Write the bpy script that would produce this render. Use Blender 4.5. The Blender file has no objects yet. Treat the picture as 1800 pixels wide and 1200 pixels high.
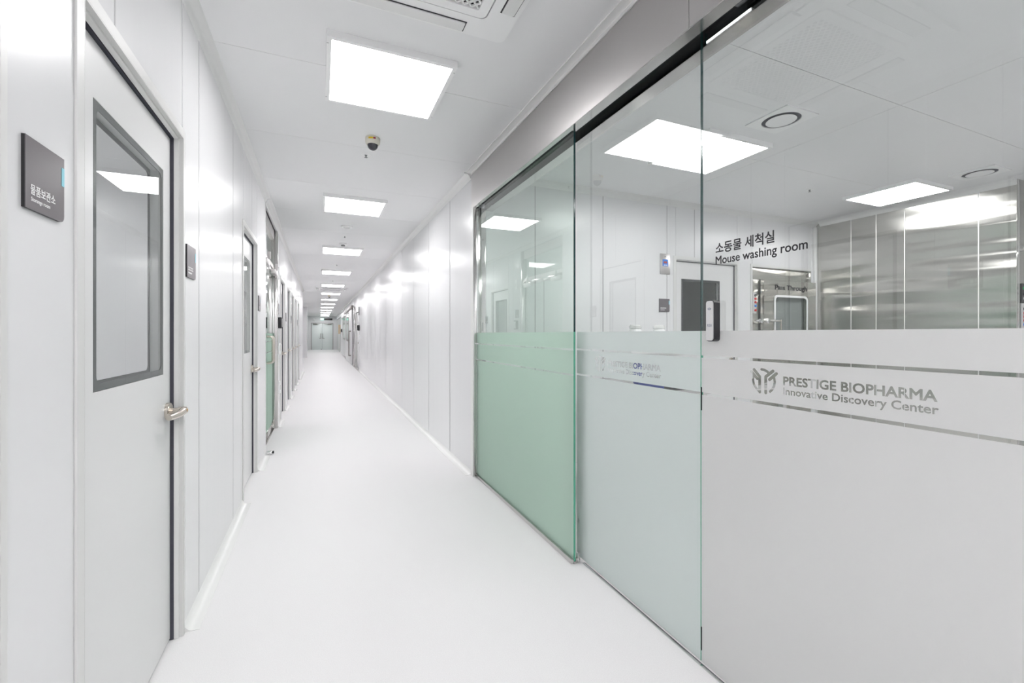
import bpy, bmesh, math
from mathutils import Vector, Matrix

SC = bpy.context.scene
COL = SC.collection
PI = math.pi
R90 = math.radians(90)

# ------------------------------------------------------------------ camera, world, exposure
cam_data = bpy.data.cameras.new('camera')
cam_data.sensor_width = 36.0
cam_data.lens = 15.6
cam_data.shift_y = -13.0 / 1800.0
cam_data.clip_start = 0.02
cam = bpy.data.objects.new('camera', cam_data)
COL.objects.link(cam)
cam.location = (0, 0, 1.28)
cam.rotation_euler = (R90, 0, -math.radians(23.4))
SC.camera = cam

world = bpy.data.worlds.new('world')
SC.world = world
world.use_nodes = True
world.node_tree.nodes['Background'].inputs[0].default_value = (0.9, 0.93, 1.0, 1)
world.node_tree.nodes['Background'].inputs[1].default_value = 0.25

SC.view_settings.view_transform = 'Standard'
SC.view_settings.look = 'None'
SC.view_settings.gamma = 1.0
SC.view_settings.use_curve_mapping = False
SC.view_settings.exposure = 1.42
SC.cycles.max_bounces = 12
SC.cycles.diffuse_bounces = 6
SC.cycles.glossy_bounces = 6
SC.cycles.transparent_max_bounces = 24
SC.cycles.caustics_reflective = False
SC.cycles.caustics_refractive = False
SC.cycles.sample_clamp_indirect = 6.0

LAMP = 7.0           # emission of every ceiling light diffuser

# ------------------------------------------------------------------ materials
def new_mat(name):
    m = bpy.data.materials.new(name)
    m.use_nodes = True
    nt = m.node_tree
    return m, nt, nt.nodes['Principled BSDF']

def pbr(name, col, rough=0.5, metal=0.0, spec=0.5, emis=None, estr=1.0, coat=0.0, bump=None, speck=None):
    m, nt, b = new_mat(name)
    b.inputs['Base Color'].default_value = (*col, 1)
    b.inputs['Roughness'].default_value = rough
    b.inputs['Metallic'].default_value = metal
    b.inputs['Specular IOR Level'].default_value = spec
    b.inputs['Coat Weight'].default_value = coat
    b.inputs['Coat Roughness'].default_value = 0.08
    if emis:
        b.inputs['Emission Color'].default_value = (*emis, 1)
        b.inputs['Emission Strength'].default_value = estr
    if bump or speck:
        tc = nt.nodes.new('ShaderNodeTexCoord')
        mp = nt.nodes.new('ShaderNodeMapping')
        nt.links.new(tc.outputs['Object'], mp.inputs[0])
        nz = nt.nodes.new('ShaderNodeTexNoise')
        nt.links.new(mp.outputs[0], nz.inputs['Vector'])
    if bump:
        scale, sx, sy, sz, strength, dist = bump
        mp.inputs['Scale'].default_value = (sx, sy, sz)
        nz.inputs['Scale'].default_value = scale
        nz.inputs['Detail'].default_value = 1.5
        bp = nt.nodes.new('ShaderNodeBump')
        bp.inputs['Strength'].default_value = strength
        bp.inputs['Distance'].default_value = dist
        nt.links.new(nz.outputs['Fac'], bp.inputs['Height'])
        nt.links.new(bp.outputs[0], b.inputs['Normal'])
    if speck:
        scale, c2 = speck
        nz.inputs['Scale'].default_value = scale
        nz.inputs['Detail'].default_value = 3
        cr = nt.nodes.new('ShaderNodeValToRGB')
        cr.color_ramp.elements[0].position = 0.38
        cr.color_ramp.elements[1].position = 0.62
        cr.color_ramp.elements[0].color = (*c2, 1)
        cr.color_ramp.elements[1].color = (*col, 1)
        nt.links.new(nz.outputs['Fac'], cr.inputs[0])
        nt.links.new(cr.outputs[0], b.inputs['Base Color'])
    return m

def glass_mat(name, tint, gain=1.9):
    m, nt, b = new_mat(name)
    nt.nodes.remove(b)
    out = nt.nodes['Material Output']
    tr = nt.nodes.new('ShaderNodeBsdfTransparent'); tr.inputs[0].default_value = (*tint, 1)
    gl = nt.nodes.new('ShaderNodeBsdfGlossy'); gl.inputs['Roughness'].default_value = 0.0
    gl.inputs[0].default_value = (0.97, 1.0, 0.985, 1)
    fr = nt.nodes.new('ShaderNodeFresnel'); fr.inputs[0].default_value = 1.5
    ge = nt.nodes.new('ShaderNodeNewGeometry')
    inv = nt.nodes.new('ShaderNodeMath'); inv.operation = 'SUBTRACT'; inv.inputs[0].default_value = gain
    k = nt.nodes.new('ShaderNodeMath'); k.operation = 'MULTIPLY'; k.inputs[1].default_value = gain
    nt.links.new(ge.outputs['Backfacing'], k.inputs[0])
    nt.links.new(k.outputs[0], inv.inputs[1])
    mu = nt.nodes.new('ShaderNodeMath'); mu.operation = 'MULTIPLY'; mu.use_clamp = True
    nt.links.new(fr.outputs[0], mu.inputs[0]); nt.links.new(inv.outputs[0], mu.inputs[1])
    mx = nt.nodes.new('ShaderNodeMixShader')
    nt.links.new(mu.outputs[0], mx.inputs[0]); nt.links.new(tr.outputs[0], mx.inputs[1]); nt.links.new(gl.outputs[0], mx.inputs[2])
    nt.links.new(mx.outputs[0], out.inputs[0])
    return m

def film_mat(name, col):
    m, nt, b = new_mat(name)
    nt.nodes.remove(b)
    out = nt.nodes['Material Output']
    d = nt.nodes.new('ShaderNodeBsdfDiffuse'); d.inputs[0].default_value = (*col, 1)
    t = nt.nodes.new('ShaderNodeBsdfTranslucent'); t.inputs[0].default_value = (*col, 1)
    r = nt.nodes.new('ShaderNodeBsdfRefraction'); r.inputs['Color'].default_value = (*[c ** 0.5 for c in col], 1)
    r.inputs['Roughness'].default_value = 0.5; r.inputs['IOR'].default_value = 1.25
    mx = nt.nodes.new('ShaderNodeMixShader'); mx.inputs[0].default_value = 0.40
    m2 = nt.nodes.new('ShaderNodeMixShader'); m2.inputs[0].default_value = 0.30
    nt.links.new(d.outputs[0], mx.inputs[1]); nt.links.new(t.outputs[0], mx.inputs[2])
    nt.links.new(mx.outputs[0], m2.inputs[1]); nt.links.new(r.outputs[0], m2.inputs[2])
    nt.links.new(m2.outputs[0], out.inputs[0])
    return m

def emit(name, col, s):
    m, nt, b = new_mat(name)
    nt.nodes.remove(b)
    e = nt.nodes.new('ShaderNodeEmission'); e.inputs[0].default_value = (*col, 1); e.inputs[1].default_value = s
    nt.links.new(e.outputs[0], nt.nodes['Material Output'].inputs[0])
    return m

M = {}
M['panel'] = pbr('painted_steel_panel', (0.765, 0.765, 0.775), 0.26, spec=0.40, bump=(9.0, 1.0, 1.0, 0.012, 0.35, 0.0026))
M['core'] = pbr('panel_joint', (0.30, 0.30, 0.31), 0.6)
M['ceil'] = pbr('ceiling_panel', (0.87, 0.87, 0.875), 0.42, spec=0.22)
M['ceil_joint'] = pbr('ceiling_joint', (0.22, 0.22, 0.22), 0.7)
M['door'] = pbr('door_paint', (0.74, 0.74, 0.74), 0.33, spec=0.5)
M['frame'] = pbr('door_frame_paint', (0.70, 0.70, 0.69), 0.35)
M['sealant'] = pbr('joint_sealant', (0.42, 0.42, 0.43), 0.5)
M['trim'] = pbr('white_vinyl_trim', (0.80, 0.80, 0.79), 0.25)
M['floor'] = pbr('floor_vinyl', (0.83, 0.82, 0.825), 0.5, spec=0.4, speck=(260, (0.79, 0.78, 0.785)))
M['gasket'] = pbr('dark_gasket', (0.06, 0.06, 0.08), 0.6)
M['rim'] = pbr('window_rim_grey', (0.02, 0.02, 0.024), 0.35)
M['steel'] = pbr('brushed_steel', (0.60, 0.58, 0.575), 0.34, 1.0, bump=(90, 1, 0.02, 1, 0.12, 0.001))
M['clad'] = pbr('steel_cladding', (0.60, 0.59, 0.56), 0.17, 1.0, bump=(1.6, 0.3, 0.3, 2.2, 1.0, 0.05))
def brushed(mat, rough, aniso, rot):
    nt = mat.node_tree; b = nt.nodes['Principled BSDF']
    b.inputs['Roughness'].default_value = rough
    b.inputs['Anisotropic'].default_value = aniso
    b.inputs['Anisotropic Rotation'].default_value = rot
    t = nt.nodes.new('ShaderNodeTangent'); t.direction_type = 'RADIAL'; t.axis = 'Z'
    nt.links.new(t.outputs[0], b.inputs['Tangent'])
brushed(M['clad'], 0.20, 0.85, 0.0)
M['steel_dark'] = pbr('dark_steel', (0.30, 0.28, 0.27), 0.35, 1.0)
M['mirror'] = pbr('polished_steel', (0.62, 0.61, 0.60), 0.12, 1.0, bump=(2, 1, 1, 1, 0.08, 0.004))
M['chrome'] = pbr('chrome', (0.75, 0.75, 0.75), 0.1, 1.0)
M['nickel'] = pbr('satin_nickel', (0.62, 0.57, 0.51), 0.22, 1.0)
M['brass'] = pbr('keyhole_brass', (0.55, 0.33, 0.12), 0.4, 0.8)
M['glass'] = glass_mat('clear_glass', (0.972, 0.986, 0.980))
M['glass_green'] = glass_mat('green_glass', (0.915, 0.972, 0.940))
M['glass_door'] = glass_mat('window_glass', (0.95, 0.965, 0.96), 0.9)
M['edge_green'] = pbr('glass_edge_green', (0.10, 0.40, 0.27), 0.15)
M['edge_dark'] = pbr('glass_edge_dark', (0.015, 0.05, 0.05), 0.1)
M['film'] = film_mat('frosted_film', (0.915, 0.915, 0.91))
M['film_green'] = film_mat('green_frosted_film', (0.75, 0.90, 0.81))
M['film_pale'] = film_mat('pale_green_frosted_film', (0.89, 0.945, 0.93))
M['ink'] = pbr('black_vinyl', (0.012, 0.012, 0.016), 0.4)
M['sign'] = pbr('sign_face', (0.125, 0.108, 0.12), 0.28)
M['sign_side'] = pbr('sign_side', (0.01, 0.01, 0.012), 0.35)
M['cyan'] = pbr('cyan_tab', (0.22, 0.60, 0.72), 0.4)
M['white'] = pbr('white_plastic', (0.92, 0.92, 0.92), 0.35)
M['white_ink'] = pbr('white_ink', (0.85, 0.85, 0.85), 0.5)
M['cream'] = pbr('cream_plastic', (0.74, 0.71, 0.62), 0.35)
M['black'] = pbr('black_plastic', (0.02, 0.02, 0.024), 0.25)
M['dome'] = pbr('smoked_dome', (0.025, 0.025, 0.035), 0.06, coat=0.5)
M['yellow'] = pbr('yellow_label', (0.80, 0.56, 0.02), 0.5)
M['maroon'] = pbr('maroon_label', (0.30, 0.02, 0.04), 0.5)
M['red'] = pbr('red_button', (0.65, 0.03, 0.03), 0.3)
M['blue'] = pbr('blue_button', (0.03, 0.22, 0.72), 0.3)
M['navy'] = pbr('navy_plastic', (0.03, 0.05, 0.35), 0.5)
M['green'] = pbr('green_button', (0.02, 0.40, 0.12), 0.3)
M['screen_red'] = pbr('red_display', (0.10, 0.03, 0.03), 0.3, emis=(0.9, 0.05, 0.03), estr=0.12)
M['grey_ink'] = pbr('grey_ink', (0.18, 0.20, 0.28), 0.5)
M['silver'] = pbr('silver_plastic', (0.60, 0.60, 0.60), 0.35)
M['dark'] = pbr('dark_recess', (0.025, 0.025, 0.03), 0.6)
M['grille_back'] = pbr('grille_filter', (0.03, 0.03, 0.03), 0.8)
M['duct'] = pbr('duct_grey', (0.28, 0.29, 0.29), 0.5)
M['lamp'] = emit('lamp_diffuser', (1.0, 0.985, 0.99), LAMP)
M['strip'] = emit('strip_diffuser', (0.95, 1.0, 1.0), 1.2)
M['exit'] = emit('exit_sign_green', (0.35, 1.0, 0.75), 1.6)
M['far_door'] = pbr('pale_grey_green_door', (0.76, 0.81, 0.80), 0.22, spec=0.6)
M['orange'] = pbr('orange_sticker', (0.80, 0.42, 0.02), 0.5)

# ------------------------------------------------------------------ mesh builder
class MB:
    def __init__(s):
        s.bm = bmesh.new(); s.mats = []
    def mi(s, m):
        if m not in s.mats: s.mats.append(m)
        return s.mats.index(m)
    def box(s, x0, x1, y0, y1, z0, z1, m='white', bev=0.0):
        k = s.mi(m)
        x0, x1 = min(x0, x1), max(x0, x1); y0, y1 = min(y0, y1), max(y0, y1); z0, z1 = min(z0, z1), max(z0, z1)
        r = bmesh.ops.create_cube(s.bm, size=1.0)
        vs = r['verts']
        for v in vs:
            v.co = Vector(((x0 + x1) / 2 + v.co.x * (x1 - x0), (y0 + y1) / 2 + v.co.y * (y1 - y0), (z0 + z1) / 2 + v.co.z * (z1 - z0)))
        fs = {f for v in vs for f in v.link_faces}
        for f in fs: f.material_index = k
        if bev > 0:
            es = {e for f in fs for e in f.edges}
            rb = bmesh.ops.bevel(s.bm, geom=list(es), offset=bev, segments=2, affect='EDGES', profile=0.5)
            for f in rb['faces']: f.material_index = k
        return s
    def prism(s, pts, axis, a, b, m='white'):
        """2D outline extruded along an axis. axis 'x': pts are (y,z); 'y': (x,z); 'z': (x,y)"""
        k = s.mi(m)
        def P(p, t):
            if axis == 'x': return (t, p[0], p[1])
            if axis == 'y': return (p[0], t, p[1])
            return (p[0], p[1], t)
        va = [s.bm.verts.new(P(p, a)) for p in pts]
        vb = [s.bm.verts.new(P(p, b)) for p in pts]
        fs = [s.bm.faces.new(va), s.bm.faces.new(vb[::-1])]
        n = len(pts)
        for i in range(n):
            fs.append(s.bm.faces.new((va[i], vb[i], vb[(i + 1) % n], va[(i + 1) % n])))
        for f in fs: f.material_index = k
        bmesh.ops.recalc_face_normals(s.bm, faces=fs)
        return s
    def ring(s, outer, inner, axis, a, b, m='white'):
        """closed frame between two outlines with the same point count"""
        k = s.mi(m)
        def P(p, t):
            if axis == 'x': return (t, p[0], p[1])
            if axis == 'y': return (p[0], t, p[1])
            return (p[0], p[1], t)
        oa = [s.bm.verts.new(P(p, a)) for p in outer]; ob = [s.bm.verts.new(P(p, b)) for p in outer]
        ia = [s.bm.verts.new(P(p, a)) for p in inner]; ib = [s.bm.verts.new(P(p, b)) for p in inner]
        n = len(outer); fs = []
        for i in range(n):
            j = (i + 1) % n
            fs += [s.bm.faces.new((oa[i], oa[j], ia[j], ia[i])), s.bm.faces.new((ob[i], ib[i], ib[j], ob[j])),
                   s.bm.faces.new((oa[i], ob[i], ob[j], oa[j])), s.bm.faces.new((ia[i], ia[j], ib[j], ib[i]))]
        for f in fs: f.material_index = k
        bmesh.ops.recalc_face_normals(s.bm, faces=fs)
        return s
    def lathe(s, prof, c, m='white', axis='z', n=32):
        """prof: list of (r, h); revolve about axis through c"""
        k = s.mi(m)
        rows = []
        for r, h in prof:
            row = []
            for i in range(n):
                t = 2 * PI * i / n
                a, b = r * math.cos(t), r * math.sin(t)
                if axis == 'z': p = (c[0] + a, c[1] + b, c[2] + h)
                elif axis == 'y': p = (c[0] + a, c[1] + h, c[2] + b)
                else: p = (c[0] + h, c[1] + a, c[2] + b)
                row.append(s.bm.verts.new(p))
            rows.append(row)
        fs = []
        for q in range(len(rows) - 1):
            for i in range(n):
                j = (i + 1) % n
                fs.append(s.bm.faces.new((rows[q][i], rows[q][j], rows[q + 1][j], rows[q + 1][i])))
        fs.append(s.bm.faces.new(rows[0])); fs.append(s.bm.faces.new(rows[-1][::-1]))
        for f in fs: f.material_index = k
        bmesh.ops.recalc_face_normals(s.bm, faces=fs)
        return s
    def tube(s, pts, r, m='chrome', n=14):
        k = s.mi(m)
        pts = [Vector(p) for p in pts]
        rr = r if isinstance(r, (list, tuple)) else [r] * len(pts)
        rows = []
        prev = None
        for i, p in enumerate(pts):
            if i == 0: d = pts[1] - p
            elif i == len(pts) - 1: d = p - pts[i - 1]
            else: d = (pts[i + 1] - p).normalized() + (p - pts[i - 1]).normalized()
            d.normalize()
            if prev is None:
                up = Vector((0, 0, 1)) if abs(d.z) < 0.9 else Vector((1, 0, 0))
                u = d.cross(up).normalized()
            else:
                u = (prev - d * prev.dot(d)).normalized()
            prev = u
            w = d.cross(u)
            rows.append([s.bm.verts.new(p + (u * math.cos(2 * PI * j / n) + w * math.sin(2 * PI * j / n)) * rr[i]) for j in range(n)])
        fs = []
        for q in range(len(rows) - 1):
            for i in range(n):
                j = (i + 1) % n
                fs.append(s.bm.faces.new((rows[q][i], rows[q][j], rows[q + 1][j], rows[q + 1][i])))
        fs.append(s.bm.faces.new(rows[0])); fs.append(s.bm.faces.new(rows[-1][::-1]))
        for f in fs: f.material_index = k
        bmesh.ops.recalc_face_normals(s.bm, faces=fs)
        return s
    def build(s, name, parent=None, kind=None, label=None, loc=None):
        me = bpy.data.meshes.new(name)
        bmesh.ops.recalc_face_normals(s.bm, faces=s.bm.faces[:]) if False else None
        s.bm.to_mesh(me); s.bm.free()
        for m in s.mats: me.materials.append(M[m])
        me.polygons.foreach_set('use_smooth', [True] * len(me.polygons))
        me.set_sharp_from_angle(angle=math.radians(32))
        o = bpy.data.objects.new(name, me)
        COL.objects.link(o)
        if parent: o.parent = parent
        if kind: o['kind'] = kind
        if label: o['label'] = label
        if loc: o.location = loc
        return o

def tag(o, label, cat, group=None, kind=None):
    o['label'] = label; o['category'] = cat
    if group: o['group'] = group
    if kind: o['kind'] = kind
    return o

def thing(name, loc, rotz=0.0, label=None, cat=None, group=None, kind=None):
    o = bpy.data.objects.new(name, None)
    o.empty_display_size = 0.1
    COL.objects.link(o)
    o.location = loc; o.rotation_euler = (0, 0, rotz)
    if label: o['label'] = label
    if cat: o['category'] = cat
    if group: o['group'] = group
    if kind: o['kind'] = kind
    return o

def copy_tree(o, parent=None):
    c = o.copy(); COL.objects.link(c)
    if parent is not None: c.parent = parent
    for ch in list(o.children): copy_tree(ch, c)
    return c

# viewer frame on a wall: x to the right, y into the wall, z up
LEFT, RIGHT, BACK = R90, -R90, 0.0

def round_rect(x0, x1, z0, z1, r, n=6, corners=(1, 1, 1, 1)):
    """corners bl, br, tr, tl"""
    pts = []
    cs = [((x0 + r, z0 + r), PI, corners[0], (x0, z0)), ((x1 - r, z0 + r), 1.5 * PI, corners[1], (x1, z0)),
          ((x1 - r, z1 - r), 0, corners[2], (x1, z1)), ((x0 + r, z1 - r), 0.5 * PI, corners[3], (x0, z1))]
    for (cx, cz), a0, on, sharp in cs:
        for i in range(n + 1):
            a = a0 + 0.5 * PI * i / n
            if on: pts.append((cx + r * math.cos(a), cz + r * math.sin(a)))
            else:
                t = 1e-4 * i
                pts.append((sharp[0] + (t if a0 in (1.5 * PI,) else 0) * 0 + 1e-5 * i * (1 if a0 == 1.5 * PI else -1 if a0 == 0.5 * PI else 0), sharp[1] + 1e-5 * i * (1 if a0 == 0 else -1 if a0 == PI else 0)))
    return pts

def text_mesh(body, x0, x1, z0, z1, depth, ybase=0.0, bold=0.0, mirror=False):
    """mesh of a line of text fitted into x0..x1, z0..z1 in the viewer frame, thickness towards the viewer"""
    cu = bpy.data.curves.new('text', 'FONT')
    cu.body = body; cu.size = 1.0; cu.extrude = 0.01; cu.bevel_depth = bold; cu.bevel_resolution = 0
    cu.resolution_u = 3
    o = bpy.data.objects.new('text', cu); COL.objects.link(o)
    bpy.context.view_layer.update()
    dg = bpy.context.evaluated_depsgraph_get()
    me = bpy.data.meshes.new_from_object(o.evaluated_get(dg))
    bpy.data.objects.remove(o); bpy.data.curves.remove(cu)
    xs = [v.co.x for v in me.vertices]; ys = [v.co.y for v in me.vertices]
    ax, bx, ay, by = min(xs), max(xs), min(ys), max(ys)
    for v in me.vertices:
        x = x0 + (v.co.x - ax) / (bx - ax) * (x1 - x0)
        z = z0 + (v.co.y - ay) / (by - ay) * (z1 - z0)
        v.co = (x, ybase - (depth if v.co.z > 0 else 0), z)
    bm = bmesh.new(); bm.from_mesh(me)
    bmesh.ops.remove_doubles(bm, verts=bm.verts[:], dist=1e-7)
    bmesh.ops.recalc_face_normals(bm, faces=bm.faces[:])
    bm.to_mesh(me); bm.free()
    me.materials.clear()
    return me

def text(body, name, parent, x0, x1, z0, z1, m, depth=0.0006, ybase=0.0, bold=0.0, label=None):
    me = text_mesh(body, x0, x1, z0, z1, depth, ybase, bold)
    me.materials.append(M[m])
    o = bpy.data.objects.new(name, me); COL.objects.link(o); o.parent = parent
    if label: o['label'] = label
    return o

H = 2.745          # ceiling height
XL = -0.537        # face of the left wall
XR = 1.267         # face of the right wall
XG1, XG2 = 1.300, 1.360   # the two glass planes
FAR = 39.5

# ------------------------------------------------------------------ floor
MB().box(-4.0, 7.6, -4.3, 39.5, -0.06, 0.0, 'floor').build('floor', kind='structure')

# ------------------------------------------------------------------ ceiling: panels with joints
mb = MB()
mb.box(-4.0, 7.6, -4.3, 39.5, H + 0.02, H + 0.06, 'ceil_joint')
ys = [-4.3, -2.7, -1.65, -0.59, 0.47, 1.56, 2.63, 3.66, 4.72, 5.80, 6.86]
while ys[-1] < 39: ys.append(ys[-1] + 1.06)
g = 0.0015
for a, b in zip(ys[:-1], ys[1:]):
    mb.box(-4.0, 1.33, a + g, b - g, H, H + 0.021, 'ceil')
yr = [-4.3, -1.35, -0.36, 0.63, 1.62, 2.61, 3.9]
for a, b in zip(yr[:-1], yr[1:]):
    mb.box(1.33, 3.41 - g, a + g, b - g, H, H + 0.021, 'ceil')
    mb.box(3.41 + g, 7.6, a + g, b - g, H, H + 0.021, 'ceil')
mb.box(1.33, 7.6, 3.9, 39.5, H, H + 0.021, 'ceil')
mb.build('ceiling', kind='structure')

# ------------------------------------------------------------------ wall panels
def wall_run(mb, along, x, y0, y1, z0, z1, seams, t=0.03, m='panel', side=-1):
    """panels whose visible face lies at x; body goes to side*t. along 'y' (face at x) or 'x' (face at y=x)"""
    cuts = [y0] + [s for s in sorted(seams) if y0 + 0.02 < s < y1 - 0.02] + [y1]
    c = 0.005
    for a, b in zip(cuts[:-1], cuts[1:]):
        pts = [(x, a + c), (x, b - c), (x + side * c, b - 0.001), (x + side * t, b - 0.001), (x + side * t, a + 0.001), (x + side * c, a + 0.001)]
        if along == 'y': mb.prism(pts, 'z', z0, z1, m)
        else: mb.prism([(q, p) for p, q in pts], 'z', z0, z1, m)
        if b != y1:          # sealant bead filling the joint
            xa, xb = (x - side * 0.0006), (x + side * 0.0045)
            sm = 'trim' if m == 'clad' else 'sealant'
            hw = 0.0045 if side < 0 or m == 'clad' else 0.009 + (0.004 if abs(b - 4.59) < 0.01 else 0)
            if along == 'y': mb.box(xa, xb, b - hw, b + hw, z0 + 0.001, z1 - 0.001, sm)
            else: mb.box(b - 0.0045, b + 0.0045, xa, xb, z0 + 0.001, z1 - 0.001, sm)

DOORS_L = [  # near edge, far edge of each door opening in the left wall
    (0.26, 1.105), (1.418, 2.285), (3.915, 4.715), (7.42, 8.28), (8.88, 9.72), (10.30, 11.14), (11.46, 12.30), (13.0, 13.86)]
DH = 2.113
GD = (5.44, 6.85)
mb = MB()
sl = [-3.2, -2.2, -1.2, -0.3, 1.612, 2.572, 3.493, 4.394]
s_ = 7.2
while s_ < 16.4: sl.append(s_); s_ += 0.97
prev = -4.2
ops = sorted([(a, b, DH) for a, b in DOORS_L] + [(GD[0], GD[1], 2.68)])
for a, b, h in ops:
    wall_run(mb, 'y', XL, prev, a, 0, H, sl)
    wall_run(mb, 'y', XL, a, b, h, H, sl)
    prev = b
wall_run(mb, 'y', XL, prev, 16.6, 0, H, sl)
# core behind the panels
prev = -4.2
for a, b, h in ops:
    mb.box(XL - 0.09, XL - 0.02, prev, a - 0.001, 0, H, 'core')
    mb.box(XL - 0.09, XL - 0.02, a - 0.001, b + 0.001, h, H, 'core')
    prev = b
mb.box(XL - 0.09, XL - 0.02, prev, 16.599, 0, H, 'core')
mb.box(-1.21, XL - 0.0901, 16.52, 16.58, 0, H, 'panel')
mb.build('wall_left', kind='structure')

mb = MB()
mb.box(-1.27, -1.20, 16.5, 27.0, 0, H, 'panel')
mb.box(-1.27, -0.88, 27.0, 27.06, 0, H, 'panel')
mb.box(-0.95, -0.88, 27.06, 39.6, 0, H, 'panel')
mb.build('wall_left_far', kind='structure')
mb = MB()
mb.box(-1.199, -0.645, 26.5, 26.98, 0, H, 'panel')
mb.build('wall_column', kind='structure')

# right wall beyond the glazed room
R_END = 3.85
mb = MB()
sr = [R_END + 0.74 + 0.998 * i for i in range(30)]
GR = (31.9, 39.45)
RD = (16.60, 18.05)      # swing door, far right
SD = (19.3, 24.3)        # sliding door region
wall_run(mb, 'y', XR, R_END, RD[0], 0, H, sr, side=1)
wall_run(mb, 'y', XR, RD[0], RD[1], 2.10, H, sr, side=1)
wall_run(mb, 'y', XR, RD[1], 31.9, 0, H, sr, side=1)
mb.box(XR + 0.03, XR + 0.09, R_END + 0.06, RD[0], 0, H, 'core')
mb.box(XR + 0.03, XR + 0.09, RD[1], 31.9, 0, H, 'core')
mb.box(XR + 0.03, XR + 0.09, RD[0], RD[1], 2.10, H, 'core')
mb.build('wall_right', kind='structure')
mb = MB(); wall_run(mb, 'y', XR, 31.9, FAR, 2.46, H, sr, side=1); mb.box(XR + 0.03, XR + 0.09, 31.9, FAR, 2.46, H, 'core'); mb.build('wall_right_upper', kind='structure')

# closing walls out of view
mb = MB(); mb.box(-0.70, 1.40, -4.27, -4.20, 0, H, 'panel'); mb.build('wall_rear', kind='structure')
mb = MB(); mb.box(XR, XR + 0.09, -4.2, -0.95, 0, H, 'panel'); mb.build('wall_right_rear', kind='structure')

# ------------------------------------------------------------------ end wall with double door
mb = MB()
mb.box(-0.95, -0.66, FAR, FAR + 0.1, 0, H, 'panel')
mb.box(1.0, 1.40, FAR, FAR + 0.1, 0, H, 'panel')
mb.box(-0.66, 1.0, FAR, FAR + 0.1, 2.2, H, 'panel')
mb.build('wall_end', kind='structure')
d = thing('door_1', (0.17, FAR, 0), BACK, kind='structure')
mb = MB()
mb.box(-0.83, -0.79, -0.03, 0.06, 0, 2.2, 'steel_dark').box(0.79, 0.83, -0.03, 0.06, 0, 2.2, 'steel_dark').box(-0.79, 0.79, -0.03, 0.06, 2.16, 2.2, 'steel_dark')
mb.build('frame', d)
for s in (-1, 1):
    leaf = MB().box(0.004 * s, 0.786 * s, 0.0, 0.045, 0.012, 2.155, 'far_door', 0.003).build('leaf', d)
    x = 0.07 * s - 0.03
    MB().tube([(x, 0, 0.98), (x, -0.06, 1.0), (x, -0.06, 1.30), (x, 0, 1.32)], 0.02, 'steel_dark').build('pull_handle', d)
    MB().lathe([(0.028, 0), (0.028, -0.012)], (x, 0, 0.92), 'steel_dark', 'y').tube([(x, -0.01, 0.92), (x, -0.05, 0.92), (x + 0.13 * (1 if s > 0 else -1), -0.055, 0.92)], 0.018, 'steel_dark').build('lever_handle', d)
    MB().box(0.40 * s, 0.70 * s, -0.09, -0.001, 2.06, 2.13, 'steel_dark', 0.004).box(0.15 * s, 0.55 * s, -0.12, -0.09, 2.10, 2.12, 'steel_dark').build('door_closer', d)
MB().box(-0.10, -0.04, -0.05, -0.001, 0.02, 0.07, 'gasket', 0.004).build('door_stop', d)

e = thing('exit_sign', (0.16, FAR - 0.002, 2.43), BACK, 'small green lit exit sign above the double door at the corridor end', 'sign')
MB().box(-0.13, 0.13, -0.05, 0, 0, 0.15, 'white', 0.004).build('housing', e)
MB().box(-0.12, 0.12, -0.053, -0.05, 0.008, 0.142, 'exit').build('lit_panel', e)
e = thing('wall_box', (-0.45, FAR - 0.002, 2.36), BACK, 'small white box on the wall left above the far double door', 'box')
MB().box(-0.07, 0.07, -0.10, 0, 0, 0.17, 'white', 0.01).build('cover', e)
MB().lathe([(0.02, 0), (0.025, -0.02), (0.01, -0.03)], (0, -0.10, 0.08), 'duct', 'y').build('speaker', e)
tag(MB().box(0.30, 0.93, FAR - 0.12, FAR - 0.002, 2.43, 2.56, 'rim', 0.006).build('air_curtain'), 'dark horizontal unit high above the right half of the far double door', 'air curtain')
e = thing('alarm_button', (-0.878, 33.8, 1.33), LEFT, 'small red alarm button on the recessed left wall near the far door', 'alarm')
MB().box(-0.12, 0.12, -0.04, 0, -0.12, 0.12, 'red', 0.01).build('housing', e)
MB().lathe([(0.04, 0), (0.04, -0.012), (0.01, -0.016)], (0, -0.04, 0), 'white', 'y').build('button', e)

# ------------------------------------------------------------------ coves at ceiling and floor
def cove_ceiling(mb, x, y0, y1, side, r=0.05, axis='y', m='trim'):
    """concave strip between ceiling and a wall face at x; side +1 when the room lies on +"""
    p = [(x, H), (x, H - r)]
    for i in range(1, 6):
        a = 0.5 * PI * i / 6
        p.append((x + side * r * (1 - math.cos(a)), H - r + r * math.sin(a)) if False else
                 (x + side * (0.008 + (r - 0.008) * (1 - math.cos(a))), H - 0.008 - (r - 0.008) * (1 - math.sin(a))))
    p.append((x + side * r, H))
    mb.prism(p, axis, y0, y1, m)
def cove_floor(mb, x, y0, y1, side, r=0.036, axis='y', m='trim'):
    p = [(x, 0), (x, r)]
    for i in range(1, 6):
        a = 0.5 * PI * i / 6
        p.append((x + side * (0.003 + (r - 0.003) * (1 - math.cos(a))), 0.002 + (r - 0.003) * (1 - math.sin(a))))
    p += [(x + side * r, 0.002), (x + side * (r + 0.022), 0.0012), (x + side * (r + 0.022), 0)]
    mb.prism(p, axis, y0, y1, m)

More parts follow.
